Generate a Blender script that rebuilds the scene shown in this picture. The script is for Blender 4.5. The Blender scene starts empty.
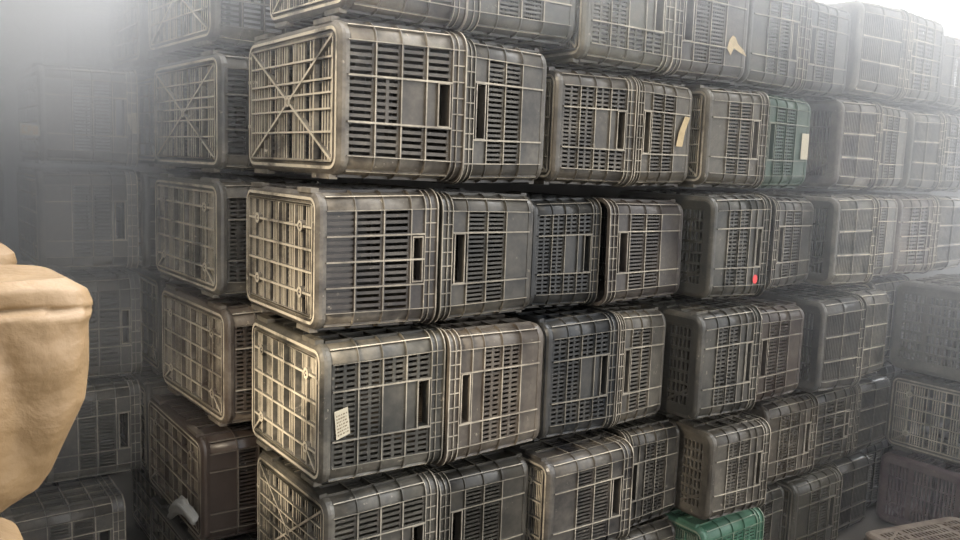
import bpy, math, random
from mathutils import Vector, Matrix
random.seed(7)
S = bpy.context.scene
C = bpy.data.collections.new('yard'); S.collection.children.link(C)
EYE = 1.57
PI = math.pi

# ------------------------------------------------------------------ materials
def new_mat(name):
    m = bpy.data.materials.new(name); m.use_nodes = True
    nt = m.node_tree
    return m, nt, nt.nodes['Principled BSDF']

def plastic(name, lift, dust_gain, rough):
    """moulded plastic: base tint from the object's own colour, dust amount from its alpha"""
    m, nt, b = new_mat(name)
    N = nt.nodes; Lk = nt.links
    oi = N.new('ShaderNodeObjectInfo'); tc = N.new('ShaderNodeTexCoord')
    add = N.new('ShaderNodeVectorMath'); add.operation = 'ADD'
    rnd = N.new('ShaderNodeVectorMath'); rnd.operation = 'SCALE'; rnd.inputs[0].default_value = (9, 5, 7)
    Lk.new(oi.outputs['Random'], rnd.inputs['Scale'])
    Lk.new(tc.outputs['Object'], add.inputs[0]); Lk.new(rnd.outputs[0], add.inputs[1])
    n1 = N.new('ShaderNodeTexNoise'); n1.inputs['Scale'].default_value = 9; n1.inputs['Detail'].default_value = 6; n1.inputs['Roughness'].default_value = .62
    n2 = N.new('ShaderNodeTexNoise'); n2.inputs['Scale'].default_value = 70; n2.inputs['Detail'].default_value = 3
    Lk.new(add.outputs[0], n1.inputs['Vector']); Lk.new(add.outputs[0], n2.inputs['Vector'])
    r1 = N.new('ShaderNodeMapRange'); r1.inputs['From Min'].default_value = .3; r1.inputs['From Max'].default_value = .7
    r1.inputs['To Min'].default_value = .0; r1.inputs['To Max'].default_value = 2.0
    Lk.new(n1.outputs['Fac'], r1.inputs['Value'])
    r2 = N.new('ShaderNodeMapRange'); r2.inputs['From Min'].default_value = .3; r2.inputs['From Max'].default_value = .7
    r2.inputs['To Min'].default_value = .75; r2.inputs['To Max'].default_value = 1.25
    Lk.new(n2.outputs['Fac'], r2.inputs['Value'])
    mu = N.new('ShaderNodeMath'); mu.operation = 'MULTIPLY'; Lk.new(r1.outputs[0], mu.inputs[0]); Lk.new(r2.outputs[0], mu.inputs[1])
    ma = N.new('ShaderNodeMath'); ma.operation = 'MULTIPLY'; Lk.new(oi.outputs['Alpha'], ma.inputs[0]); Lk.new(mu.outputs[0], ma.inputs[1])
    mg = N.new('ShaderNodeMath'); mg.operation = 'MULTIPLY_ADD'; mg.use_clamp = True
    mg.inputs[1].default_value = dust_gain; mg.inputs[2].default_value = lift
    Lk.new(ma.outputs[0], mg.inputs[0])
    # dried mud specks
    n3 = N.new('ShaderNodeTexNoise'); n3.inputs['Scale'].default_value = 38; n3.inputs['Detail'].default_value = 5; n3.inputs['Roughness'].default_value = .7
    Lk.new(add.outputs[0], n3.inputs['Vector'])
    r3 = N.new('ShaderNodeMapRange'); r3.inputs['From Min'].default_value = .64; r3.inputs['From Max'].default_value = .72
    Lk.new(n3.outputs['Fac'], r3.inputs['Value'])
    m3 = N.new('ShaderNodeMath'); m3.operation = 'MULTIPLY'; Lk.new(r3.outputs[0], m3.inputs[0]); Lk.new(oi.outputs['Alpha'], m3.inputs[1])
    mh = N.new('ShaderNodeMath'); mh.operation = 'ADD'; mh.use_clamp = True; Lk.new(mg.outputs[0], mh.inputs[0]); Lk.new(m3.outputs[0], mh.inputs[1])
    mg = mh
    mx = N.new('ShaderNodeMix'); mx.data_type = 'RGBA'
    Lk.new(mg.outputs[0], mx.inputs['Factor']); Lk.new(oi.outputs['Color'], mx.inputs['A'])
    mx.inputs['B'].default_value = (.62, .545, .42, 1)
    Lk.new(mx.outputs['Result'], b.inputs['Base Color'])
    rr = N.new('ShaderNodeMapRange'); rr.inputs['To Min'].default_value = rough; rr.inputs['To Max'].default_value = .9
    Lk.new(mg.outputs[0], rr.inputs['Value']); Lk.new(rr.outputs[0], b.inputs['Roughness'])
    b.inputs['Specular IOR Level'].default_value = .5
    bp = N.new('ShaderNodeBump'); bp.inputs['Strength'].default_value = .25; bp.inputs['Distance'].default_value = .002
    Lk.new(n2.outputs['Fac'], bp.inputs['Height']); Lk.new(bp.outputs[0], b.inputs['Normal'])
    return m
M_SHELL = plastic('crate_plastic', .0, .23, .33)
M_WORN_GLINT = plastic('crate_plastic_worn_glint_edges', .12, 1.0, .36)  # outer rib faces: wear and dust, plus edge glints put into the colour

def simple(name, col, rough=.8, scale=6, var=.35, bump=.0, col2=None):
    m, nt, b = new_mat(name); N = nt.nodes; Lk = nt.links
    tc = N.new('ShaderNodeTexCoord'); n = N.new('ShaderNodeTexNoise'); n.inputs['Scale'].default_value = scale; n.inputs['Detail'].default_value = 5
    Lk.new(tc.outputs['Object'], n.inputs['Vector'])
    mx = N.new('ShaderNodeMix'); mx.data_type = 'RGBA'
    mx.inputs['A'].default_value = (*[c*(1-var) for c in col], 1); mx.inputs['B'].default_value = (*(col2 or [min(1, c*(1+var)) for c in col]), 1)
    Lk.new(n.outputs['Fac'], mx.inputs['Factor']); Lk.new(mx.outputs['Result'], b.inputs['Base Color'])
    b.inputs['Roughness'].default_value = rough
    if bump:
        bp = N.new('ShaderNodeBump'); bp.inputs['Strength'].default_value = bump; bp.inputs['Distance'].default_value = .01
        Lk.new(n.outputs['Fac'], bp.inputs['Height']); Lk.new(bp.outputs[0], b.inputs['Normal'])
    return m
M_BLOCK = simple('light_block_dark', (.07, .065, .06), .9, 3, .3, .3)  # used only on the added light-blocking walls
M_GROUND = simple('dusty_ground', (.09, .078, .062), .95, 5, .3, .5)
M_PAPER = simple('cream_paper', (.50, .44, .32), .8, 30, .15)
M_INK = simple('faded_ink', (.22, .17, .11), .8)
M_ORANGE = simple('orange_ink', (.55, .33, .10), .8)
M_SCRAP = simple('dried_yellow_scrap', (.42, .32, .18), .8, 40, .4)
M_RED = simple('red_sticker', (.75, .06, .06), .5, 20, .1)
M_FOAM = simple('grey_film', (.27, .26, .235), .5, 12, .3, .4)

def sack_mat():
    m, nt, b = new_mat('tan_woven_sacking'); N = nt.nodes; Lk = nt.links
    tc = N.new('ShaderNodeTexCoord')
    n = N.new('ShaderNodeTexNoise'); n.inputs['Scale'].default_value = 7; n.inputs['Detail'].default_value = 6
    Lk.new(tc.outputs['Object'], n.inputs['Vector'])
    mx = N.new('ShaderNodeMix'); mx.data_type = 'RGBA'
    mx.inputs['A'].default_value = (.145, .085, .036, 1); mx.inputs['B'].default_value = (.235, .150, .068, 1)
    Lk.new(n.outputs['Fac'], mx.inputs['Factor'])
    w1 = N.new('ShaderNodeTexWave'); w1.inputs['Scale'].default_value = 210; w1.bands_direction = 'Z'
    w2 = N.new('ShaderNodeTexWave'); w2.inputs['Scale'].default_value = 210; w2.bands_direction = 'X'
    mp = N.new('ShaderNodeMapping'); mp.inputs['Rotation'].default_value = (0, .12, 0)
    Lk.new(tc.outputs['Object'], mp.inputs['Vector'])
    Lk.new(mp.outputs[0], w1.inputs['Vector']); Lk.new(mp.outputs[0], w2.inputs['Vector'])
    ad = N.new('ShaderNodeMath'); ad.operation = 'ADD'; Lk.new(w1.outputs['Fac'], ad.inputs[0]); Lk.new(w2.outputs['Fac'], ad.inputs[1])
    bp = N.new('ShaderNodeBump'); bp.inputs['Strength'].default_value = .0; bp.inputs['Distance'].default_value = .001
    Lk.new(ad.outputs[0], bp.inputs['Height'])
    n3 = N.new('ShaderNodeTexNoise'); n3.inputs['Scale'].default_value = 13; n3.inputs['Detail'].default_value = 7; n3.inputs['Distortion'].default_value = .2
    Lk.new(tc.outputs['Object'], n3.inputs['Vector'])
    bp2 = N.new('ShaderNodeBump'); bp2.inputs['Strength'].default_value = .6; bp2.inputs['Distance'].default_value = .02
    Lk.new(n3.outputs['Fac'], bp2.inputs['Height']); Lk.new(bp.outputs[0], bp2.inputs['Normal']); Lk.new(bp2.outputs[0], b.inputs['Normal'])
    Lk.new(mx.outputs['Result'], b.inputs['Base Color']); b.inputs['Roughness'].default_value = .6
    return m
M_SACK = sack_mat()

# ------------------------------------------------------------------ mesh collector
class MB:
    def __init__(s): s.v = []; s.f = []; s.m = []; s.sm = []
    def quad_box(s, P, mi=0, worn_glint_face=None):
        """P: 8 points, order (a0 b0 c0)...: index = a*4+b*2+c; worn_glint_face 'c1' gets material 1"""
        o = len(s.v); s.v += P
        F = {'a0': (0, 1, 3, 2), 'a1': (4, 6, 7, 5), 'b0': (0, 4, 5, 1), 'b1': (2, 3, 7, 6), 'c0': (0, 2, 6, 4), 'c1': (1, 5, 7, 3)}
        for k, f in F.items():
            s.f.append(tuple(o+i for i in f)); s.m.append(1 if (worn_glint_face and k == worn_glint_face) else mi); s.sm.append(False)
    def box(s, x0, x1, y0, y1, z0, z1, mi=0, worn_glint=None):
        s.quad_box([(x, y, z) for x in (x0, x1) for y in (y0, y1) for z in (z0, z1)], mi, worn_glint)
    def tube(s, pts, r, n=6, mi=0):
        o = len(s.v); k = len(pts)
        for i, p in enumerate(pts):
            d = Vector(pts[min(i+1, k-1)]) - Vector(pts[max(i-1, 0)]); d.normalize()
            a = d.orthogonal().normalized(); b = d.cross(a)
            for j in range(n):
                w = 2*PI*j/n; s.v.append(tuple(Vector(p)+a*math.cos(w)*r+b*math.sin(w)*r))
        for i in range(k-1):
            for j in range(n):
                s.f.append((o+i*n+j, o+i*n+(j+1) % n, o+(i+1)*n+(j+1) % n, o+(i+1)*n+j)); s.m.append(mi); s.sm.append(True)
        s.f.append(tuple(o+j for j in range(n))[::-1]); s.m.append(mi); s.sm.append(False)
        s.f.append(tuple(o+(k-1)*n+j for j in range(n))); s.m.append(mi); s.sm.append(False)
    def mesh(s, name, mats):
        me = bpy.data.meshes.new(name); me.from_pydata(s.v, [], s.f)
        for m in mats: me.materials.append(m)
        me.polygons.foreach_set('material_index', s.m); me.polygons.foreach_set('use_smooth', s.sm)
        import bmesh
        bm = bmesh.new(); bm.from_mesh(me); bmesh.ops.recalc_face_normals(bm, faces=bm.faces); bm.to_mesh(me); bm.free()
        me.update(); return me

def link(name, me, parent=None):
    o = bpy.data.objects.new(name, me); C.objects.link(o)
    if parent: o.parent = parent
    return o

# ------------------------------------------------------------------ the crate
# lying on its side: base plane at x=-D/2 facing -x, mouth at x=+D/2, end panels at y=-L/2 and y=+L/2
D, W, L = .32, .36, .50
MG, RC = .012, .040
def halfs(v):
    t = .006*(1 - v/D)
    return L/2-MG-t, W/2-MG-t
def corner_pt(ci, ang, v, n):
    hy, hz = halfs(v)
    cy, cz = [(-1, -1), (1, -1), (1, 1), (-1, 1)][ci]
    a = PI + ci*PI/2 + ang*PI/2        # from the outward direction of the previous side to that of the next
    r = RC + n
    return (v-D/2, cy*(hy-RC)+math.cos(a)*r, cz*(hz-RC)+math.sin(a)*r + W/2)
def ring_points(v, n, seg=6):
    return [corner_pt(c, k/seg, v, n) for c in range(4) for k in range(seg+1)]
def sweep(mb, prof, mats=None, seg=6, smooth=True):
    """closed sweep of a closed (v,n) profile round the perimeter"""
    o = len(mb.v); rows = [ring_points(v, n, seg) for v, n in prof]; m = len(rows[0]); k = len(prof)
    for r in rows: mb.v += r
    for i in range(k):
        j = (i+1) % k
        for q in range(m):
            q2 = (q+1) % m
            mb.f.append((o+i*m+q, o+i*m+q2, o+j*m+q2, o+j*m+q)); mb.m.append(mats[i] if mats else 0); mb.sm.append(False)
def ringbox(mb, v0, v1, n0, n1, worn_glint=True):
    sweep(mb, [(v0, n0), (v0, n1), (v1, n1), (v1, n0)], [0, 1 if worn_glint else 0, 0, 0])
def corner_shell(mb, ci, v0, v1, n0=-.0035, n1=0, seg=6):
    o = len(mb.v)
    for v, n in ((v0, n0), (v0, n1), (v1, n1), (v1, n0)):
        for k in range(seg+1): mb.v.append(corner_pt(ci, k/seg, v, n))
    m = seg+1
    for i in range(4):
        j = (i+1) % 4
        for q in range(seg):
            mb.f.append((o+i*m+q, o+i*m+q+1, o+j*m+q+1, o+j*m+q)); mb.m.append(0); mb.sm.append(i == 1)
def sp(side, t, v, n):
    """point on a flat side. side 0: y=- end, 1: z=- side, 2: y=+ end, 3: z=+ side; t from 0 to 1 along it"""
    hy, hz = halfs(v); hy0, hz0 = hy-RC, hz-RC; x = v-D/2
    if side == 0: return (x, -hy-n, -hz0+2*hz0*t+W/2)
    if side == 2: return (x, hy+n, -hz0+2*hz0*t+W/2)
    if side == 1: return (x, -hy0+2*hy0*t, -hz-n+W/2)
    return (x, -hy0+2*hy0*t, hz+n+W/2)
def patch(mb, side, t0, t1, v0, v1, n0, n1, worn_glint=False, mi=0):
    mb.quad_box([sp(side, t, v, n) for t in (t0, t1) for v in (v0, v1) for n in (n0, n1)], mi, 'c1' if worn_glint else None)
LEN = {0: W-2*(RC+MG)-.006, 1: L-2*(RC+MG)-.006}
def panel(mb, side, ts, vs, codes, pitch=.0135, rib=.0026, ribh=.0065):
    """ts: cell boundaries along the side (0..1); vs: along the depth (metres); codes[row][col]"""
    ln = LEN[side % 2]
    for i in range(len(ts)-1):
        for j in range(len(vs)-1):
            t0, t1, v0, v1 = ts[i], ts[i+1], vs[j], vs[j+1]; c = codes[i][j]
            h = (t1-t0)*ln
            if c == 'P': patch(mb, side, t0, t1, v0, v1, -.0035, 0)
            elif c == 'R': patch(mb, side, t0, t1, v0, v1, -.007, -.0035)
            elif c in 'SD':
                k = max(2, round(h/pitch)); dt = (t1-t0)/k
                for q in range(k+1):
                    a = max(t0, t0+dt*(q-.25)); b = min(t1, t0+dt*(q+.25))
                    patch(mb, side, a, b, v0, v1, -.0045, -.0005)
                e = .007
                patch(mb, side, t0, t1, v0, v0+e, -.0035, 0); patch(mb, side, t0, t1, v1-e, v1, -.0035, 0)
                if c == 'D': patch(mb, side, t0, t1, (v0+v1)/2-.004, (v0+v1)/2+.004, -.0035, 0)
            elif c == 'T':      # shallow blind louvres: recessed plate with slats over it
                k = max(2, round(h/pitch)); dt = (t1-t0)/k
                patch(mb, side, t0, t1, v0, v1, -.008, -.005)
                for q in range(k+1):
                    a = max(t0, t0+dt*(q-.3)); b = min(t1, t0+dt*(q+.3)); patch(mb, side, a, b, v0, v1, -.005, -.0005)
            elif c == 'B':      # bars running the other way
                k = max(2, round((v1-v0)/.0125)); dv = (v1-v0)/k
                for q in range(k+1):
                    a = max(v0, v0+dv*(q-.22)); b = min(v1, v0+dv*(q+.22)); patch(mb, side, t0, t1, a, b, -.0045, -.0005)
                e = .006/ln
                patch(mb, side, t0, t0+e, v0, v1, -.0035, 0); patch(mb, side, t1-e, t1, v0, v1, -.0035, 0)
            elif c == 'H':      # hand hole: lipped opening
                e = .006/ln; w = .006
                patch(mb, side, t0, t0+e, v0, v1, -.018, .004, True); patch(mb, side, t1-e, t1, v0, v1, -.018, .004, True)
                patch(mb, side, t0+e, t1-e, v0, v0+w, -.018, .004, True); patch(mb, side, t0+e, t1-e, v1-w, v1, -.018, .004, True)
    r = rib/2/ln
    for i, t in enumerate(ts):
        v0 = vs[0]; v1 = vs[-1]
        patch(mb, side, max(0, t-r*1.6), min(1, t+r*1.6), v0, v1, 0, ribh, True)

VE = D-.036     # where the rim band begins
def crate_meshes(kind):
    """returns dict part -> mesh"""
    out = {}
    # per kind: depth columns, rows, codes, ring positions
    if kind == 'grid':
        vs = [.022, .095, .170, .245, VE]; ts = [0, .25, .5, .75, 1]
        codes = [['T', 'S', 'S', 'P'], ['T', 'S', 'S', 'H'], ['T', 'S', 'S', 'H'], ['T', 'S', 'S', 'P']]
        hole = (.245+.004, VE-.004, .27, .73)
    elif kind == 'plain':
        vs = [.022, .105, .170, .235, VE]; ts = [0, .23, .77, 1]
        codes = [['P', 'S', 'S', 'P'], ['P', 'S', 'S', 'H'], ['P', 'S', 'S', 'P']]
        hole = (.242, VE-.006, .23, .77)
    elif kind == 'fine':
        vs = [.022, .085, .148, .208, .246, VE]; ts = [0, .24, .76, 1]
        codes = [['P', 'D', 'D', 'P', 'P'], ['P', 'D', 'D', 'P', 'H'], ['P', 'D', 'D', 'P', 'P']]
        hole = (.25, VE-.004, .24, .76)
    elif kind == 'cross':
        vs = [.018, .085, .150, .215, VE]; ts = [0, .30, .70, 1]
        codes = [['S', 'S', 'S', 'S'], ['S', 'D', 'P', 'H'], ['S', 'S', 'S', 'S']]
        hole = (.245, VE-.004, .30, .70)
    elif kind == 'double':
        vs = [.026, .090, .152, .215, VE]; ts = [0, .26, .74, 1]
        codes = [['D', 'D', 'D', 'D'], ['D', 'D', 'P', 'H'], ['D', 'D', 'D', 'D']]
        hole = (.245, VE-.004, .26, .74)
    elif kind == 'bars':
        vs = [.022, .150, VE]; ts = [0, .30, .66, 1]
        codes = [['B', 'B'], ['B', 'B'], ['B', 'B']]
        hole = None
    # end panels ---------------------------------------------------
    for nm, side in (('end_front', 0), ('end_back', 2)):
        mb = MB()
        cds = [list(r) for r in codes]
        panel(mb, side, ts, vs, [[('O' if c == 'H' else c) for c in r] for r in cds], pitch=.0150 if kind in ('cross', 'grid') else .0125)
        if hole:
            v0, v1, t0, t1 = hole
            # web round the hole
            vcol = vs[-2]
            if v0 > vcol: patch(mb, side, t0, t1, vcol, v0, -.0035, 0)
            patch(mb, side, t0, t1, v1, VE, -.0035, 0)
        for v in vs[1:-1]:
            patch(mb, side, 0, 1, v-.0015, v+.0015, 0, .006, True)
        out[nm] = mb
        if hole:
            h = MB(); v0, v1, t0, t1 = hole; ln = LEN[0]; e = .004/ln; w = .0035
            patch(h, side, t0, t0+e, v0, v1, -.024, .006, True); patch(h, side, t1-e, t1, v0, v1, -.024, .006, True)
            patch(h, side, t0+e, t1-e, v0, v0+w, -.024, .006, True); patch(h, side, t0+e, t1-e, v1-w, v1, -.024, .006, True)
            out['hole_'+nm] = h
    # long side panels ----------------------------------------------
    for nm, side in (('side_low', 1), ('side_up', 3)):
        mb = MB()
        n = 6; tt = [i/n for i in range(n+1)]
        vv = vs if kind != 'bars' else [.022, .09, .16, .23, VE]
        cc = []
        for i in range(n):
            cc.append(['P' if (i in (0, 5) and j == 0) else 'S' for j in range(len(vv)-1)])
        panel(mb, side, tt, vv, cc, pitch=.0165)
        for v in vv[1:-1]: patch(mb, side, 0, 1, v-.0015, v+.0015, 0, .006, True)
        out[nm] = mb
    # frame: four corner shells, hoops round them, base edge ----------
    mb = MB()
    for c in range(4): corner_shell(mb, c, .02, VE+.002)
    sweep(mb, [(0, -.013), (.002, -.006), (.007, .001), (.014, .003), (.024, .0015), (.024, -.004), (.012, -.005), (.006, -.011)], [0, 0, 0, 0, 0, 0, 0, 0])
    for c in range(4):      # hoops only over the rounded corners (the flat sides carry their own)
        for v in vs[1:-1]:
            corner_shell(mb, c, v-.0015, v+.0015, 0, .006)
        for k in (.5,):
            P = [corner_pt(c, k+dk, v, n) for dk in (-.02, .02) for v in (.024, VE) for n in (0, .006)]
            mb.quad_box(P, 0, 'c1')
    out['frame'] = mb
    # rim band with its ladder ribs -----------------------------------
    mb = MB()
    sweep(mb, [(VE, -.0035), (VE, 0), (D-.002, .002), (D-.002, -.0015)])
    ringbox(mb, VE-.001, VE+.0015, 0, .006); ringbox(mb, D-.022, D-.0198, 0, .0055); ringbox(mb, D-.0035, D, -.003, .009)
    for side, n in ((0, 7), (2, 7), (1, 10), (3, 10)):
        e = .0013/LEN[side % 2]
        for i in range(n+1):
            t = min(1-e, max(e, i/n)); patch(mb, side, t-e, t+e, VE, D-.003, 0, .0055, True)
    out['rim'] = mb
    # base -------------------------------------------------------------
    mb = MB()
    bw = .040 if kind in ('fine', 'bars') else .030
    if kind in ('fine', 'bars'):
        sweep(mb, [(.0, -.012), (.006, -.012), (.006, -bw), (.001, -bw)], [0, 0, 0, 0])
    else:
        sweep(mb, [(.0, -.010), (.008, -.010), (.008, -.017), (.0, -.017)], [0, 0, 0, 1])
        sweep(mb, [(.007, -.015), (.010, -.015), (.010, -bw), (.007, -bw)])
        sweep(mb, [(.0, -bw+.004), (.012, -bw+.004), (.012, -bw), (.0, -bw)], [0, 0, 0, 1])
    hy, hz = halfs(0); hy -= bw-.002; hz -= bw-.002; x0 = -D/2; zc = W/2
    def zr(f): return zc-hz+2*hz*f
    def yr(f): return -hy+2*hy*f
    def hrib(f, w=.0022, d=.020, y0=-hy, y1=hy): mb.box(x0, x0+d, y0, y1, zr(f)-w, zr(f)+w, 0, 'a0')
    def vrib(f, w=.0018, d=.018): mb.box(x0+.001, x0+d, yr(f)-w, yr(f)+w, zc-hz, zc+hz, 0, 'a0')
    def slats(groups, x=.008):
        for g0, g1, k in groups:
            for q in range(k):
                y = yr(g0+(g1-g0)*(q+.5)/k); w = .0024
                mb.box(x0+x, x0+x+.005, y-w, y+w, zc-hz, zc+hz, 0, 'a0')
    def diag(a, b, w=.003):
        (ya, za), (yb, zb) = (yr(a[0]), zr(a[1])), (yr(b[0]), zr(b[1]))
        d = Vector((0, yb-ya, zb-za)).normalized(); nn = Vector((0, -d.z, d.y))*w
        P = []
        for xx in (x0-.001, x0+.012):
            for (yy, zz) in ((ya, za), (yb, zb)):
                for sg in (-1, 1): P.append((xx, yy+sg*nn.y, zz+sg*nn.z))
        mb.quad_box(P, 0, 'a0')
    def boss(fy, fz, r=.014):
        pts = []; o = len(mb.v); k = 12
        for xx, rr in ((x0-.002, r), (x0-.002, r*.5), (x0+.012, r*.5), (x0+.012, r)):
            for j in range(k): a = 2*PI*j/k; mb.v.append((xx, yr(fy)+math.cos(a)*rr, zr(fz)+math.sin(a)*rr))
        for i in range(4):
            for j in range(k):
                mb.f.append((o+i*k+j, o+i*k+(j+1) % k, o+((i+1) % 4)*k+(j+1) % k, o+((i+1) % 4)*k+j)); mb.m.append(1 if i == 0 else 0); mb.sm.append(False)
    if kind == 'cross':
        for f in (0, .235, .42, .55, .66, .83, 1): hrib(f)
        for f in (0, 1): vrib(f)
        for f in (.2, .42, .62, .82): vrib(f, .0012, .014)
        slats([(.0, .15, 5), (.19, .29, 3), (.33, .49, 5), (.54, .72, 6), (.76, .84, 3), (.88, 1, 4)])
        diag((0, 0), (1, 1)); diag((0, 1), (1, 0)); boss(.5, .5, .012)
        for f in (.3, .72): mb.box(x0-.001, x0+.004, hy+.004, hy+.02, zr(f)-.004, zr(f)+.004, 0, 'a0')
    elif kind in ('grid',):
        for f in (0, .2, .4, .6, .8, 1): hrib(f, .0028)
        for f in (0, .25, .5, .75, 1): vrib(f, .0025)
        slats([(.01, .13, 5), (.17, .24, 3), (.26, .38, 5), (.42, .49, 3), (.51, .63, 5), (.67, .74, 3), (.76, .88, 5), (.92, .99, 3)])
        for a in (.16, .84):
            for b in (.2, .8): boss(a, b)
    elif kind in ('plain', 'double'):
        for f in (0, .17, .40, .60, .83, 1): hrib(f, .0028)
        for f in (0, .14, .32, .5, .68, .86, 1): vrib(f, .0022)
        slats([(.01, .13, 6), (.16, .26, 4), (.35, .45, 4), (.54, .64, 4), (.71, .83, 5), (.87, .99, 6)])
        for a in (.14, .86):
            for b in (.17, .83): boss(a, b)
        diag((0, 0), (.14, .17)); diag((1, 0), (.86, .17))
    else:   # fine, bars: rows of oblong holes in a flat plate, corner struts
        nz, ny = (7, 22) if kind == 'fine' else (4, 26)
        for i in range(nz+1): hrib(i/nz, .0045 if kind == 'fine' else .0035, .010)
        for i in range(ny+1): mb.box(x0+.001, x0+.010, yr(i/ny)-.0036, yr(i/ny)+.0036, zc-hz, zc+hz, 0, 'a0')
        for i in range(1, 4): vrib(i/4, .0045, .009)
        diag((0, .22), (.25, 0), .004); diag((1, .22), (.75, 0), .004)
    # feet that lock into the crate below
    if kind in ('cross', 'grid', 'plain', 'double'):
        for side in (1, 3):
            for a, b in ((0, .2), (.8, 1)): patch(mb, side, a, b, .002, .022, .0, .011, False)
    if kind in ('fine', 'bars'): mb.m = [0]*len(mb.m)
    out['base'] = mb
    return out
PARTS = {}
for kd in ('grid', 'plain', 'fine', 'cross', 'double', 'bars'):
    PARTS[kd] = {k: mb.mesh(k, [M_SHELL, M_WORN_GLINT]) for k, mb in crate_meshes(kd).items()}
# part tree: mesh key, object name, parent key
TREE = [('frame', 'corner_frame', None), ('base', 'base', None), ('rim', 'rim', None), ('end_front', 'end_panel', None), ('end_back', 'end_panel', None),
        ('side_low', 'side_panel', None), ('side_up', 'side_panel', None), ('hole_end_front', 'hand_hole', 'end_front'), ('hole_end_back', 'hand_hole', 'end_back')]
PROTO = {}
def make_proto(kd):
    root = bpy.data.objects.new('plastic_crate', None); root.empty_display_size = .1
    made = {}
    for key, nm, par in TREE:
        if key not in PARTS[kd]: continue
        o = bpy.data.objects.new(nm, PARTS[kd][key]); made[key] = o
        o.parent = made[par] if par else root
    PROTO[kd] = (root, made)
for kd in PARTS: make_proto(kd)
used = set()
CRATES = []
def crate(kd, x0, x1, yf, z0, z1, face, label, group, col, dust=.25, bdust=None, ln=.50, yaw=0, roll=0, M=None):
    """face: -1 base towards -x, +1 base towards +x. yf: y of the nearest end"""
    root0, made0 = PROTO[kd]
    first = kd not in used; used.add(kd)
    root = root0 if first else root0.copy()
    C.objects.link(root)
    mp = {}
    for key, nm, par in TREE:
        if key not in made0: continue
        src = made0[key]
        o = src if first else src.copy()
        C.objects.link(o); o.parent = mp[par] if par else root
        mp[key] = o
        d = (bdust if bdust is not None else dust) if key == 'base' else dust
        if key == 'frame' and bdust is not None and bdust > .5: d = (dust+bdust)/2
        o.color = (col[0], col[1], col[2], d)
    root['label'] = label; root['category'] = 'crate'; root['group'] = group
    if M is not None:
        root.matrix_world = M
    else:
        root.location = ((x0+x1)/2, yf+ln/2, z0)
        root.rotation_euler = (math.radians(roll), 0, math.radians(yaw) + (0 if face < 0 else PI))
        root.scale = ((x1-x0)/D, ln/L, (z1-z0)/W)
    CRATES.append((root, mp)); return root, mp

# ------------------------------------------------------------------ stacks
GREY = (.062, .058, .052); DARK = (.026, .025, .024); BLUE = (.022, .025, .032); WARM = (.085, .075, .060); GREEN = (.05, .125, .075)
RED = (.10, .055, .045); BROWN = (.060, .040, .030); PALE = (.115, .105, .09); PURP = (.060, .036, .042); MID = (.044, .042, .039)
ROWZ = {0: (.292, .658), 1: (-.063, .288), 2: (-.438, -.068), 3: (-.842, -.444), 4: (-1.212, -.848), 5: (-1.57, -1.216)}
ROWN = {0: 'top row', 1: 'second row', 2: 'third row', 3: 'fourth row', 4: 'fifth row', 5: 'bottom row'}
ORD = ['corner crate', 'second crate', 'third crate', 'fourth crate', 'fifth crate', 'sixth crate', 'seventh crate', 'eighth crate', 'ninth crate', 'tenth crate', 'eleventh crate', 'twelfth crate']
YF = 1.80
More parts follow.
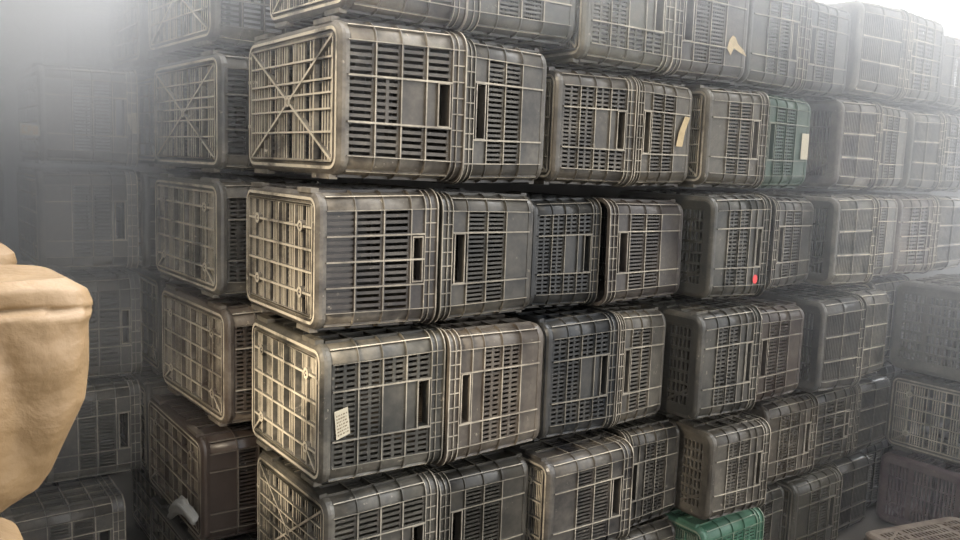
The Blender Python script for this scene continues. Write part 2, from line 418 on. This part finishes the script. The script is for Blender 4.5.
# (row, x0, x1, yf, face, kind, colour, dust (raised at far right to whiten ribs as glints), base dust, z0 or None, z1 or None, word, yaw, roll)
T = [
 (0, .925, 1.262, 1.79, -1, 'cross', GREY, .25, .75, .338, .70, 'dusty grey', 0, .5),
 (0, 1.268, 1.665, 1.80, 1, 'plain', GREY, .30, None, .336, .70, 'dusty grey', 0, 0),
 (0, 1.672, 2.045, 1.78, -1, 'double', WARM, .35, None, .292, .66, 'brownish grey', 0, -.5),
 (0, 2.052, 2.445, 1.79, 1, 'plain', MID, .30, None, .292, .66, 'scuffed grey', 0, 0),
 (0, 2.455, 2.775, 1.80, -1, 'plain', MID, .30, None, .292, .655, 'grey', 0, 0),
 (0, 2.785, 3.11, 1.81, 1, 'plain', MID, .28, None, .292, .655, 'grey', 0, 0),
 (0, 3.15, 3.50, 1.80, -1, 'bars', DARK, .72, None, .315, .700, 'dark grey', 0, 0),
 (0, 3.51, 3.84, 1.80, 1, 'grid', DARK, .72, None, .315, .700, 'dark grey', 0, 0),
 (0, 3.87, 4.19, 1.82, -1, 'plain', DARK, .72, None, .315, .655, 'dark grey', 0, 0),
 (0, 4.20, 4.52, 1.82, 1, 'plain', DARK, .25, None, .315, .655, 'dark grey', 0, 0),
 (1, .915, 1.265, 1.78, -1, 'cross', WARM, .30, 1.1, -.060, .343, 'pale dusty grey', -1, 0),
 (1, 1.272, 1.565, 1.80, 1, 'plain', GREY, .30, None, -.063, .333, 'grey', 0, 0),
 (1, 1.60, 1.915, 1.80, -1, 'double', GREY, .30, None, None, None, 'grey', 0, 0),
 (1, 1.922, 2.195, 1.80, 1, 'plain', WARM, .32, None, None, None, 'grey', 0, 0),
 (1, 2.235, 2.545, 1.77, -1, 'plain', WARM, .30, None, None, None, 'pale grey', 0, 0),
 (1, 2.552, 2.86, 1.79, 1, 'plain', GREEN, .14, None, None, None, 'green', 0, 0),
 (1, 3.06, 3.34, 1.79, -1, 'bars', GREY, .72, None, None, .31, 'dark grey', 0, 0),
 (1, 3.345, 3.60, 1.80, 1, 'plain', DARK, .72, None, None, .31, 'dark grey', 0, 0),
 (1, 3.615, 3.88, 1.79, -1, 'bars', DARK, .72, None, None, .30, 'dark grey', 0, 0),
 (1, 3.89, 4.22, 1.80, 1, 'grid', DARK, .72, None, None, .31, 'dark grey', 0, 0),
 (2, .862, 1.200, 1.80, -1, 'grid', MID, .26, .92, None, None, 'dark grey', 0, 0),
 (2, 1.212, 1.54, 1.80, 1, 'plain', MID, .24, None, None, -.075, 'dark grey', 0, 0),
 (2, 1.556, 1.820, 1.83, -1, 'double', BLUE, .12, None, None, -.090, 'blue-black', 0, 0),
 (2, 1.828, 2.19, 1.795, 1, 'plain', MID, .25, None, None, -.095, 'dark grey', 0, 1),
 (2, 2.225, 2.505, 1.70, -1, 'fine', MID, .28, .12, None, None, 'grey', -2, 0),
 (2, 2.625, 2.92, 1.78, 1, 'plain', GREY, .28, None, None, -.08, 'grey', 3, 0),
 (2, 2.955, 3.235, 1.71, -1, 'bars', DARK, .72, .25, None, None, 'dark grey', 0, 0),
 (2, 3.275, 3.57, 1.79, 1, 'plain', DARK, .72, None, None, None, 'dark grey', 0, 0),
 (2, 3.585, 3.90, 1.79, -1, 'grid', RED, .72, None, None, None, 'reddish brown', 0, 0),
 (2, 3.92, 4.24, 1.80, 1, 'bars', DARK, .72, None, None, None, 'dark grey', 0, 0),
 (3, .878, 1.235, 1.80, -1, 'double', MID, .24, .90, -.838, None, 'dark grey', 0, 0),
 (3, 1.242, 1.592, 1.79, 1, 'fine', WARM, .34, None, None, -.448, 'mud-spattered grey', 0, 0),
 (3, 1.600, 1.885, 1.79, -1, 'double', BLUE, .12, None, None, -.448, 'blue-black', 0, 0),
 (3, 1.892, 2.125, 1.79, 1, 'plain', PALE, .30, None, None, -.450, 'pale grey', 0, 0),
 (3, 2.165, 2.47, 1.68, -1, 'fine', MID, .28, .12, None, -.452, 'dark grey', 0, 0),
 (3, 2.505, 2.82, 1.72, 1, 'plain', BROWN, .22, None, None, -.475, 'reddish brown', 0, 0),
 (3, 2.93, 3.215, 1.71, -1, 'bars', GREY, .36, .25, -.862, -.47, 'dusty grey', 0, 0),
 (3, 3.24, 3.54, 1.77, 1, 'bars', MID, .72, None, -.862, -.47, 'grey', 0, 0),
 (3, 3.56, 3.88, 1.86, -1, 'plain', DARK, .72, None, None, None, 'dark grey', 0, 0),
 (4, .895, 1.225, 1.80, -1, 'cross', GREY, .26, .55, None, None, 'dusty grey', 0, 0),
 (4, 1.232, 1.565, 1.80, 1, 'plain', DARK, .16, None, None, -.86, 'dark grey', 0, 0),
 (4, 1.595, 1.945, 1.75, -1, 'plain', BLUE, .30, None, None, -.868, 'blue-grey', 0, 0),
 (4, 1.955, 2.235, 1.79, 1, 'fine', DARK, .24, None, None, -.852, 'dark grey', 0, 0),
 (4, 2.270, 2.565, 1.67, -1, 'fine', WARM, .36, .32, None, -.87, 'pale brownish', -2, 0),
 (4, 2.70, 3.03, 1.77, -1, 'fine', BROWN, .34, None, None, -.868, 'brownish', 0, 0),
 (4, 3.04, 3.35, 1.79, -1, 'grid', MID, .25, None, None, -.868, 'dark grey', 0, 0),
 (4, 3.36, 3.66, 1.79, 1, 'bars', MID, .25, None, None, -.868, 'dark grey', 0, 0),
 (4, 3.68, 4.00, 1.88, -1, 'plain', DARK, .15, None, None, None, 'dark grey', 0, 0),
 (5, .895, 1.225, 1.80, -1, 'grid', MID, .25, .5, None, None, 'grey', 0, 0),
 (5, 1.232, 1.57, 1.80, 1, 'plain', MID, .25, None, None, None, 'grey', 0, 0),
 (5, 1.60, 1.93, 1.79, -1, 'plain', MID, .25, None, None, None, 'grey', 0, 0),
 (5, 1.94, 2.25, 1.79, 1, 'plain', MID, .25, None, None, None, 'grey', 0, 0),
 (5, 2.285, 2.615, 1.70, -1, 'double', (.11, .34, .19), .16, None, None, -1.225, 'green', 0, 0),
 (5, 2.63, 2.90, 1.79, 1, 'plain', MID, .22, None, None, None, 'dark grey', 0, 0),
 (5, 2.925, 3.245, 1.76, -1, 'plain', WARM, .20, None, None, None, 'grey', 0, 0),
 (5, 3.26, 3.57, 1.80, 1, 'bars', DARK, .22, None, None, None, 'dark grey', 0, 0),
 (5, 3.58, 3.90, 1.88, -1, 'plain', DARK, .15, None, None, None, 'dark grey', 0, 0),
]
FEAT = {}
CNT = {}
ROOT = {}
for (r, x0, x1, yf, face, kd, col, du, bd, z0, z1, word, yaw, roll) in T:
    i = CNT.get(r, 0); CNT[r] = i+1
    za = EYE+(z0 if z0 is not None else ROWZ[r][0]); zb = EYE+(z1 if z1 is not None else ROWZ[r][1])
    if i == 0: lab = '%s corner crate of the right-hand wall, %s, lattice base facing left' % (word, ROWN[r])
    else: lab = '%s plastic crate, %s from the near corner in the %s' % (word, ORD[i].split()[0], ROWN[r])
    c = tuple(v*.45*random.uniform(.88, 1.12) for v in col)
    ROOT[(r, i)] = crate(kd, x0, x1, yf, za, zb, face, lab, 'crates in the long wall of stacks', c, du, bd, .66 if (r, i) == (1, 0) else .50, yaw, roll)

# second stack of bases further along the left-hand face
T2 = [
 (0, .82, 1.15, 2.44, 'cross', DARK, .1, .9, .312, .68, 'cross-ribbed grey'),
 (1, .825, 1.155, 2.40, 'cross', DARK, .1, .95, -.063, .306, 'cross-ribbed grey'),
 (2, .825, 1.155, 2.41, 'double', GREY, .3, .85, -.444, -.068, 'pale dusty'),
 (3, .835, 1.165, 2.38, 'double', BROWN, .35, .75, -.842, -.450, 'brownish grey'),
 (4, .780, 1.11, 2.40, 'plain', (.045, .032, .026), .06, .30, -1.212, -.848, 'dark brown'),
 (5, .775, 1.105, 2.38, 'grid', DARK, .12, .15, -1.57, -1.216, 'very dark'),
]
POS2 = ['at the top', 'second from top', 'third from top', 'fourth from top', 'fifth from top', 'at the bottom']
for (r, x0, x1, yf, kd, col, du, bd, z0, z1, word) in T2:
    ROOT[('b', r)] = crate(kd, x0, x1, yf, EYE+z0, EYE+z1, -1, '%s crate in the set-back narrow stack beside the near corner, %s' % (word, POS2[r]),
          'crates in the narrow stack behind the corner', col, du, bd, .65, 2.0 if r < 4 else 0, 0)
# third stack behind it
T3 = [(r, .80+(.05 if r % 2 else 0)) for r in range(6)]
for r, x0 in T3:
    crate('plain' if r % 2 else 'grid', x0, x0+.33, 3.10, EYE+ROWZ[r][0], EYE+ROWZ[r][1], -1,
          'dark crate wedged between the narrow stack and the hazy far stack, %s' % POS2[r], 'crates in the hidden gap stack', MID, .35, .5, .48)
# far hazy stack at the left, some haze put into the crate colours
T4 = [(0, .66, 1.0, 3.62, 'double', MID), (1, .48, .795, 3.14, 'plain', MID), (2, .47, .795, 3.16, 'plain', MID), (3, .49, .80, 3.16, 'grid', MID),
      (4, .47, .79, 3.15, 'plain', MID), (5, .32, .69, 2.98, 'plain', MID)]
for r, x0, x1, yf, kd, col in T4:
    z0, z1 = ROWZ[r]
    ROOT[('c', r)] = crate(kd, x0, x1, yf, EYE+z0, EYE+z1, -1, 'grey crate in the hazy far left stack, %s' % POS2[r], 'crates in the far left stack', (.085, .08, .072) if r < 3 else (.05, .047, .043), .55 if r < 3 else .3, .6, .50)  # upper rows paler in tint and dust, standing in for thicker haze
T5 = [(0, .26, .60), (1, .11, .44), (2, .11, .44), (3, .11, .44), (4, .10, .43), (5, .02, .33)]
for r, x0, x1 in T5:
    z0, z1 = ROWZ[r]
    crate('plain', x0, x1, 3.72 if r else 3.76, EYE+z0, EYE+z1, 1, 'dim grey crate at the picture edge beyond the far left stack, %s' % POS2[r], 'crates at the far left edge', (.085, .08, .072), .55, .7, .50)  # pale tint and extra dust add painted haze
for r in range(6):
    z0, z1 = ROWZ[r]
    crate('plain', -.32, .00, 3.73, EYE+z0, EYE+z1, -1, 'outermost hazy crate left of the far stacks, %s' % POS2[r], 'crates at the far left edge', (.085, .08, .072), .55, .7, .50)  # same painted haze in tint and dust
# stack returning on the right, bases facing left
T6 = [(3, 3.60, 1.30, -.845, -.425, 'fine', GREY, 'dusty grey', 'on top'), (4, 3.66, 1.31, -1.212, -.852, 'plain', MID, 'grey', 'in the middle'), (5, 3.66, 1.32, -1.57, -1.218, 'bars', PURP, 'purple-brown', 'at the bottom')]
for r, x0, yf, z0, z1, kd, col, word, pos in T6:
    crate(kd, x0, x0+.33, yf, EYE+z0, EYE+z1, -1, '%s crate in the short stack at the right edge, base facing left, %s' % (word, pos), 'crates in the right-hand return', col, .28, .3, .52)
    crate('plain', x0+.345, x0+.675, yf, EYE+z0, EYE+z1, 1, '%s crate mouth to mouth behind the right-hand return stack, %s' % (word, pos), 'crates in the right-hand return', DARK, .15, .2, .52)
    crate(kd, x0+.02, x0+.35, yf-.54, EYE+z0, EYE+z1, -1, '%s crate nearest the camera in the right-hand return stack, %s' % (word, pos), 'crates in the right-hand return', col, .28, .3, .52)
# loose crate turned upside down on the ground
M = Matrix.Translation((2.98, 1.22, EYE-1.57+.16)) @ Matrix.Rotation(math.radians(-14), 4, 'Z') @ Matrix.Rotation(PI/2, 4, 'Y') @ Matrix.Rotation(PI/2, 4, 'X') @ Matrix.Translation((0, 0, -W/2))
crate('fine', 0, 0, 0, 0, 0, -1, 'loose brownish crate lying upside down on the ground in the right-hand nook', 'loose crates', BROWN, .32, .45, M=M)

# ------------------------------------------------------------------ stickers and scraps on the crates
def flat(name, mat, crate_key, pts, th=.0012, marks=None, ink=None):
    """thin polygon lying on a y=const or x=const face, given in world metres; a child of its crate"""
    root, mp = ROOT[crate_key]
    bpy.context.view_layer.update()
    mb = MB(); n = len(pts)
    P = [Vector(p) for p in pts]; nn = (P[1]-P[0]).cross(P[2]-P[0]).normalized()
    if nn.dot(Vector((-.4, -1, 0))) < 0: nn = -nn
    mb.v += [tuple(p) for p in P] + [tuple(p+nn*th) for p in P]
    mb.f.append(tuple(range(n))); mb.f.append(tuple(range(n, 2*n))); mb.m += [0, 0]; mb.sm += [False]*2
    for i in range(n): mb.f.append((i, (i+1) % n, n+(i+1) % n, n+i)); mb.m.append(0); mb.sm.append(False)
    for (a0, b0, a1, b1) in (marks or []):      # bars of print, in fractions of the first four corners
        def bl(a, b): return (P[0]*(1-a)*(1-b)+P[1]*a*(1-b)+P[2]*a*b+P[3]*(1-a)*b)
        o = len(mb.v); q = [bl(a0, b0), bl(a1, b0), bl(a1, b1), bl(a0, b1)]
        mb.v += [tuple(x+nn*(th+.0003)) for x in q]; mb.f.append((o, o+1, o+2, o+3)); mb.m.append(1); mb.sm.append(False)
    me = mb.mesh(name, [mat, ink or M_INK])
    o = bpy.data.objects.new(name, me); C.objects.link(o); o.parent = root
    o.matrix_parent_inverse = root.matrix_world.inverted()
    return o
def rect_on_y(x0, x1, z0, z1, y, skew=0.0):
    return [(x0, y, EYE+z0), (x1, y, EYE+z0+skew), (x1+.0, y, EYE+z1+skew), (x0, y, EYE+z1)]
def print_marks(rows, seed, a=(.1, .9), b=(.1, .9)):
    rr = random.Random(seed); out = []
    for k in range(rows):
        y0 = b[0]+(b[1]-b[0])*k/rows; y1 = y0+(b[1]-b[0])/rows*.5; x = a[0]
        while x < a[1]-.05:
            w = rr.uniform(.05, .16); out.append((x, y0, min(a[1], x+w), y1)); x += w+rr.uniform(.03, .07)
    return out

YP = lambda key, side_y: side_y
flat('paper_label', M_PAPER, (3, 0), [(.918, 1.8115, EYE-.700), (.956, 1.8115, EYE-.688), (.948, 1.8115, EYE-.618), (.911, 1.8115, EYE-.627)],
     marks=print_marks(7, 5))
flat('paper_label', M_PAPER, ('c', 1), [(.422, 3.1505, EYE+.038), (.482, 3.1505, EYE+.036), (.482, 3.1505, EYE+.072), (.422, 3.1505, EYE+.078)],
     marks=[(.10, .15, .16, .85), (.16, .15, .3, .3), (.16, .7, .3, .85), (.38, .15, .44, .85), (.44, .7, .56, .85), (.52, .45, .58, .85), (.44, .42, .56, .55), (.64, .15, .70, .85), (.70, .15, .82, .3), (.82, .15, .88, .85), (.70, .7, .82, .85), (.70, .44, .82, .56)], ink=M_ORANGE)
flat('paper_label', M_PAPER, ('c', 1), [(.775, 3.151, EYE+.060), (.800, 3.151, EYE+.060), (.794, 3.151, EYE+.130), (.755, 3.151, EYE+.126)],
     marks=print_marks(8, 8, (.3, .75), (.12, .9)))
flat('paper_tag', M_PAPER, (1, 5), rect_on_y(2.80, 2.845, .055, .150, 1.8015), marks=[])
flat('torn_label', M_SCRAP, (0, 3), [(x, 1.7995, EYE+z) for x, z in ((2.325, .405), (2.345, .385), (2.36, .41), (2.39, .40), (2.43, .390), (2.41, .410), (2.38, .425), (2.365, .445), (2.35, .45), (2.335, .435))])
flat('torn_label', M_SCRAP, (1, 3), [(2.115, 1.8105, EYE+.075), (2.145, 1.8105, EYE+.075), (2.155, 1.8105, EYE+.125), (2.175, 1.8105, EYE+.17), (2.15, 1.8105, EYE+.172), (2.125, 1.8105, EYE+.12)])
flat('red_sticker', M_RED, (2, 4), [(2.44+.013*math.cos(k*PI/5), 1.7035, EYE-.362+.016*math.sin(k*PI/5)) for k in range(10)])
# ------------------------------------------------------------------ sacks
def sack(name, outline_r, yc, depth, xl, seed, label, crisp=True, lean=0.0):
    """a stuffed woven sack: stacked cross-sections, right edge follows the outline; the flat top keeps a folded edge"""
    from mathutils import noise
    mb = MB(); n = 150; zs = [z for z, _ in outline_r]
    steps = 100; z0, z1 = zs[0], zs[-1]
    def ri(z):
        for (a, xa), (b, xb) in zip(outline_r, outline_r[1:]):
            if a <= z <= b:
                t = (z-a)/(b-a); return xa+(xb-xa)*t
        return outline_r[-1][1]
    for k in range(steps+1):
        z = z0+(z1-z0)*k/steps; xr = ri(z)-.006; f = k/steps
        dp = depth*(.70+.30*math.sin(PI*min(1, .08+f*.80)))
        if f > .97: dp *= 1-(f-.97)*5
        for j in range(n):
            a = 2*PI*j/n; ca, sa = math.cos(a), math.sin(a)
            cx = (xr+xl)/2; hx = (xr-xl)/2
            x = cx+hx*math.copysign(abs(ca)**.35, ca); y = yc+dp*math.copysign(abs(sa)**.5, sa)
            v1 = abs(noise.noise(Vector((x*3.2+z*2.2+seed, y*3, z*2.6-x*1.5))))          # broad planes meeting in sharp creases
            v2 = abs(noise.noise(Vector((x*8-z*5, y*6, z*7+x*4+seed*2))))
            v3 = abs(noise.noise(Vector((x*19+z*8, y*15, z*15-x*9+seed))))
            fold = .075*v1 + .024*v2 + .007*v3
            hem = f-.87-.03*math.sin(x*9+1)                 # stitched fold line under the mouth
            fold -= .010*math.exp(-(hem/.012)**2)
            if hem > 0: fold = fold*.6-.012
            w = abs(sa)**.5
            mb.v.append((x-abs(ca)*.018*v2*(1 if ca > 0 else -1), y+math.copysign(w, sa)*(fold-.02), z + noise.noise(Vector((x*5, y*5, seed)))*.010*f + (y-yc)*lean*f))
    for k in range(steps):
        for j in range(n):
            mb.f.append((k*n+j, k*n+(j+1) % n, (k+1)*n+(j+1) % n, (k+1)*n+j)); mb.m.append(0); mb.sm.append(k < steps-2)
    for k in (0, steps):
        ring = [mb.v[k*n+j] for j in range(n)]
        cx = sum(p[0] for p in ring)/n; cy = sum(p[1] for p in ring)/n; cz = sum(p[2] for p in ring)/n
        o = len(mb.v); mb.v.append((cx, cy, cz+(-.012 if k else 0)))
        for j in range(n): mb.f.append((k*n+j, k*n+(j+1) % n, o)); mb.m.append(0); mb.sm.append(False)
    o = link(name, mb.mesh(name, [M_SACK])); o['label'] = label; o['category'] = 'sack'; o['group'] = 'stuffed sacks at the left'
    return o
E0 = EYE
sack('woven_sack', [(E0-.445, .075), (E0-.425, .105), (E0-.401, .134), (E0-.385, .160), (E0-.368, .173), (E0-.322, .192), (E0-.286, .206), (E0-.223, .214), (E0-.196, .216), (E0-.178, .224), (E0-.160, .215), (E0-.146, .195)],
     1.10, .13, -.45, 3, 'big tan woven plastic sack bulging at left edge, flat folded top, uppermost of the pile', lean=.03)
sack('woven_sack', [(E0-.90, .07), (E0-.86, .12), (E0-.70, .16), (E0-.56, .152), (E0-.50, .150), (E0-.475, .148), (E0-.458, .12)],
     1.12, .12, -.45, 11, 'tan sack peeking out directly under the big bulging sack')
sack('woven_sack', [(0.0, .12), (.05, .17), (.3, .19), (.6, .16), (E0-.91, .10)],
     1.14, .14, -.45, 17, 'lowest tan sack of the pile, standing on the ground')
sack('woven_sack', [(0.0, -.04), (.9, -.02), (1.2, .02), (1.33, .12), (1.39, .190), (1.415, .185), (1.44, .14)],
     1.47, .15, -.45, 23, 'tall tan sack standing behind the pile, only its top corner showing', lean=.0)

def film():
    """crumpled pale film caught in the ribs of a crate base"""
    from mathutils import noise
    mb = MB(); nu, nv = 14, 20
    for i in range(nu+1):
        th = PI*i/nu
        for j in range(nv):
            ph = 2*PI*j/nv; d = Vector((math.sin(th)*math.cos(ph), math.sin(th)*math.sin(ph), math.cos(th)))
            r = 1+.35*noise.noise(d*2.3+Vector((4, 1, 2)))+.18*abs(noise.noise(d*6))
            p = Vector((d.x*.014*r, d.y*.13*r, d.z*.026*r-d.y*.04*r+.035*math.cos(d.y*2)))
            mb.v.append((p.x+.758, p.y+2.56, p.z+EYE-1.145))
    for i in range(nu):
        for j in range(nv):
            mb.f.append((i*nv+j, i*nv+(j+1) % nv, (i+1)*nv+(j+1) % nv, (i+1)*nv+j)); mb.m.append(0); mb.sm.append(True)
    o = link('plastic_film', mb.mesh('plastic_film', [M_FOAM]))
    o['label'] = 'crumpled pale grey film caught low between dark crates of the narrow stack'; o['category'] = 'plastic film'
film()
# ------------------------------------------------------------------ setting
def struct(name, mb, mat):
    o = link(name, mb.mesh(name, [mat])); o['kind'] = 'structure'; return o
mb = MB(); mb.box(-6, 9, -5, 7, -.1, 0); struct('ground', mb, M_GROUND)
mb = MB(); mb.box(1.30, 2.9, 2.40, 2.6, 0, 2.30); mb.box(2.9, 7, 2.40, 2.6, 0, 2.12); mb.box(1.30, 1.5, 2.6, 4.6, 0, 2.30); mb.box(-3, 1.5, 4.6, 4.8, 0, 3.0); struct('light_block_back', mb, M_BLOCK)  # walls added in place of deeper stacks to keep sky light out of gaps
mb = MB(); mb.box(-2.8, -2.5, -4.5, .35, 0, 5.5); mb.box(-2.8, -2.5, .35, 4.8, 0, 2.35); struct('sun_block_left', mb, M_BLOCK)  # unseen, added to limit sun to the corner; low part shades lower rows

# ------------------------------------------------------------------ dusty air
def haze():
    m = bpy.data.materials.new('dusty_air'); m.use_nodes = True; nt = m.node_tree; N = nt.nodes; Lk = nt.links
    for n in list(N): N.remove(n)
    out = N.new('ShaderNodeOutputMaterial'); vs = N.new('ShaderNodeVolumeScatter')
    vs.inputs['Color'].default_value = (.97, .98, 1.0, 1); vs.inputs['Anisotropy'].default_value = 0
    g = N.new('ShaderNodeNewGeometry'); sx = N.new('ShaderNodeSeparateXYZ'); Lk.new(g.outputs['Position'], sx.inputs[0])
    def ramp(sock, a, b, c, d):
        r = N.new('ShaderNodeMapRange'); r.interpolation_type = 'SMOOTHSTEP'
        for k, v in zip(('From Min', 'From Max', 'To Min', 'To Max'), (a, b, c, d)): r.inputs[k].default_value = v
        Lk.new(sock, r.inputs['Value']); return r.outputs[0]
    def op(o, a, b):
        r = N.new('ShaderNodeMath'); r.operation = o
        for i, q in enumerate((a, b)):
            if isinstance(q, (int, float)): r.inputs[i].default_value = q
            else: Lk.new(q, r.inputs[i])
        return r.outputs[0]
    left = op('MULTIPLY', op('MULTIPLY', ramp(sx.outputs['X'], .5, 1.05, 1, 0), ramp(sx.outputs['Y'], 1.9, 3.3, 0, 1)), ramp(sx.outputs['Z'], EYE-1.0, EYE+.45, HZ_L0, HZ_L1))
    right = op('MULTIPLY', ramp(sx.outputs['X'], 1.7, 3.4, 0, 1), ramp(sx.outputs['Z'], EYE-1.0, EYE+.5, HZ_R0, HZ_R1))
    top = ramp(sx.outputs['Z'], EYE+.12, EYE+.65, 0, .24)
    corner = op('MULTIPLY', op('MULTIPLY', ramp(sx.outputs['X'], -.1, .8, 1, 0), ramp(sx.outputs['Y'], .7, 2.5, 0, 1)), ramp(sx.outputs['Z'], EYE-.1, EYE+.6, 0, 2.2))
    top = op('ADD', top, corner)
    Lk.new(op('ADD', op('ADD', left, right), top), vs.inputs['Density']); Lk.new(vs.outputs[0], out.inputs['Volume'])
    mb = MB(); mb.box(-2.5, 6.5, .45, 4.55, .02, 3.2)
    o = link('dusty_air_haze', mb.mesh('dusty_air_haze', [m])); o['label'] = 'pale dusty haze hanging over the far left and far right stacks'; o['category'] = 'haze'; o['kind'] = 'stuff'
    return o
HZ_L0, HZ_L1, HZ_R0, HZ_R1 = .12, 2.0, .05, .48
haze()
# ------------------------------------------------------------------ light
w = bpy.data.worlds.new('sky'); S.world = w; w.use_nodes = True
wn = w.node_tree.nodes; wl = w.node_tree.links; bg = wn['Background']
tc = wn.new('ShaderNodeTexCoord'); dp = wn.new('ShaderNodeVectorMath'); dp.operation = 'DOT_PRODUCT'
gd = Vector((.60, .30, .72)).normalized(); dp.inputs[1].default_value = gd
nm = wn.new('ShaderNodeVectorMath'); nm.operation = 'NORMALIZE'; wl.new(tc.outputs['Generated'], nm.inputs[0]); wl.new(nm.outputs[0], dp.inputs[0])
mr = wn.new('ShaderNodeMapRange'); mr.interpolation_type = 'SMOOTHSTEP'; mr.inputs['From Min'].default_value = .4; mr.inputs['From Max'].default_value = 1.0
mr.inputs['To Min'].default_value = 2.1; mr.inputs['To Max'].default_value = 14.0
wl.new(dp.outputs['Value'], mr.inputs['Value']); wl.new(mr.outputs[0], bg.inputs['Strength']); bg.inputs['Color'].default_value = (.95, .97, 1.0, 1)
sun = bpy.data.lights.new('sun', 'SUN'); sun.energy = 15; sun.angle = math.radians(7); sun.color = (1, .86, .66)
so = bpy.data.objects.new('sun', sun); C.objects.link(so)
so.rotation_euler = Vector((.85, .28, -.42)).to_track_quat('-Z', 'Y').to_euler()

# ------------------------------------------------------------------ camera
cam = bpy.data.cameras.new('camera'); cam.sensor_width = 36; cam.lens = 830.3/960*36; cam.clip_start = .05
co = bpy.data.objects.new('camera', cam); C.objects.link(co); S.camera = co
yaw, pitch, rl = [math.radians(a) for a in (36.614, 7.355, 2.054)]
fw = Vector((math.sin(yaw)*math.cos(pitch), math.cos(yaw)*math.cos(pitch), -math.sin(pitch)))
r0 = Vector((math.cos(yaw), -math.sin(yaw), 0)); u0 = r0.cross(fw)
R = r0*math.cos(rl)+u0*math.sin(rl); U = -r0*math.sin(rl)+u0*math.cos(rl)
co.matrix_world = Matrix(((R.x, U.x, -fw.x, 0), (R.y, U.y, -fw.y, 0), (R.z, U.z, -fw.z, EYE), (0, 0, 0, 1)))
S.view_settings.view_transform = 'Standard'; S.view_settings.look = 'None'; S.view_settings.gamma = 1; S.view_settings.exposure = 0.15
S.view_settings.use_curve_mapping = False
S.cycles.max_bounces = 6; S.cycles.volume_bounces = 0
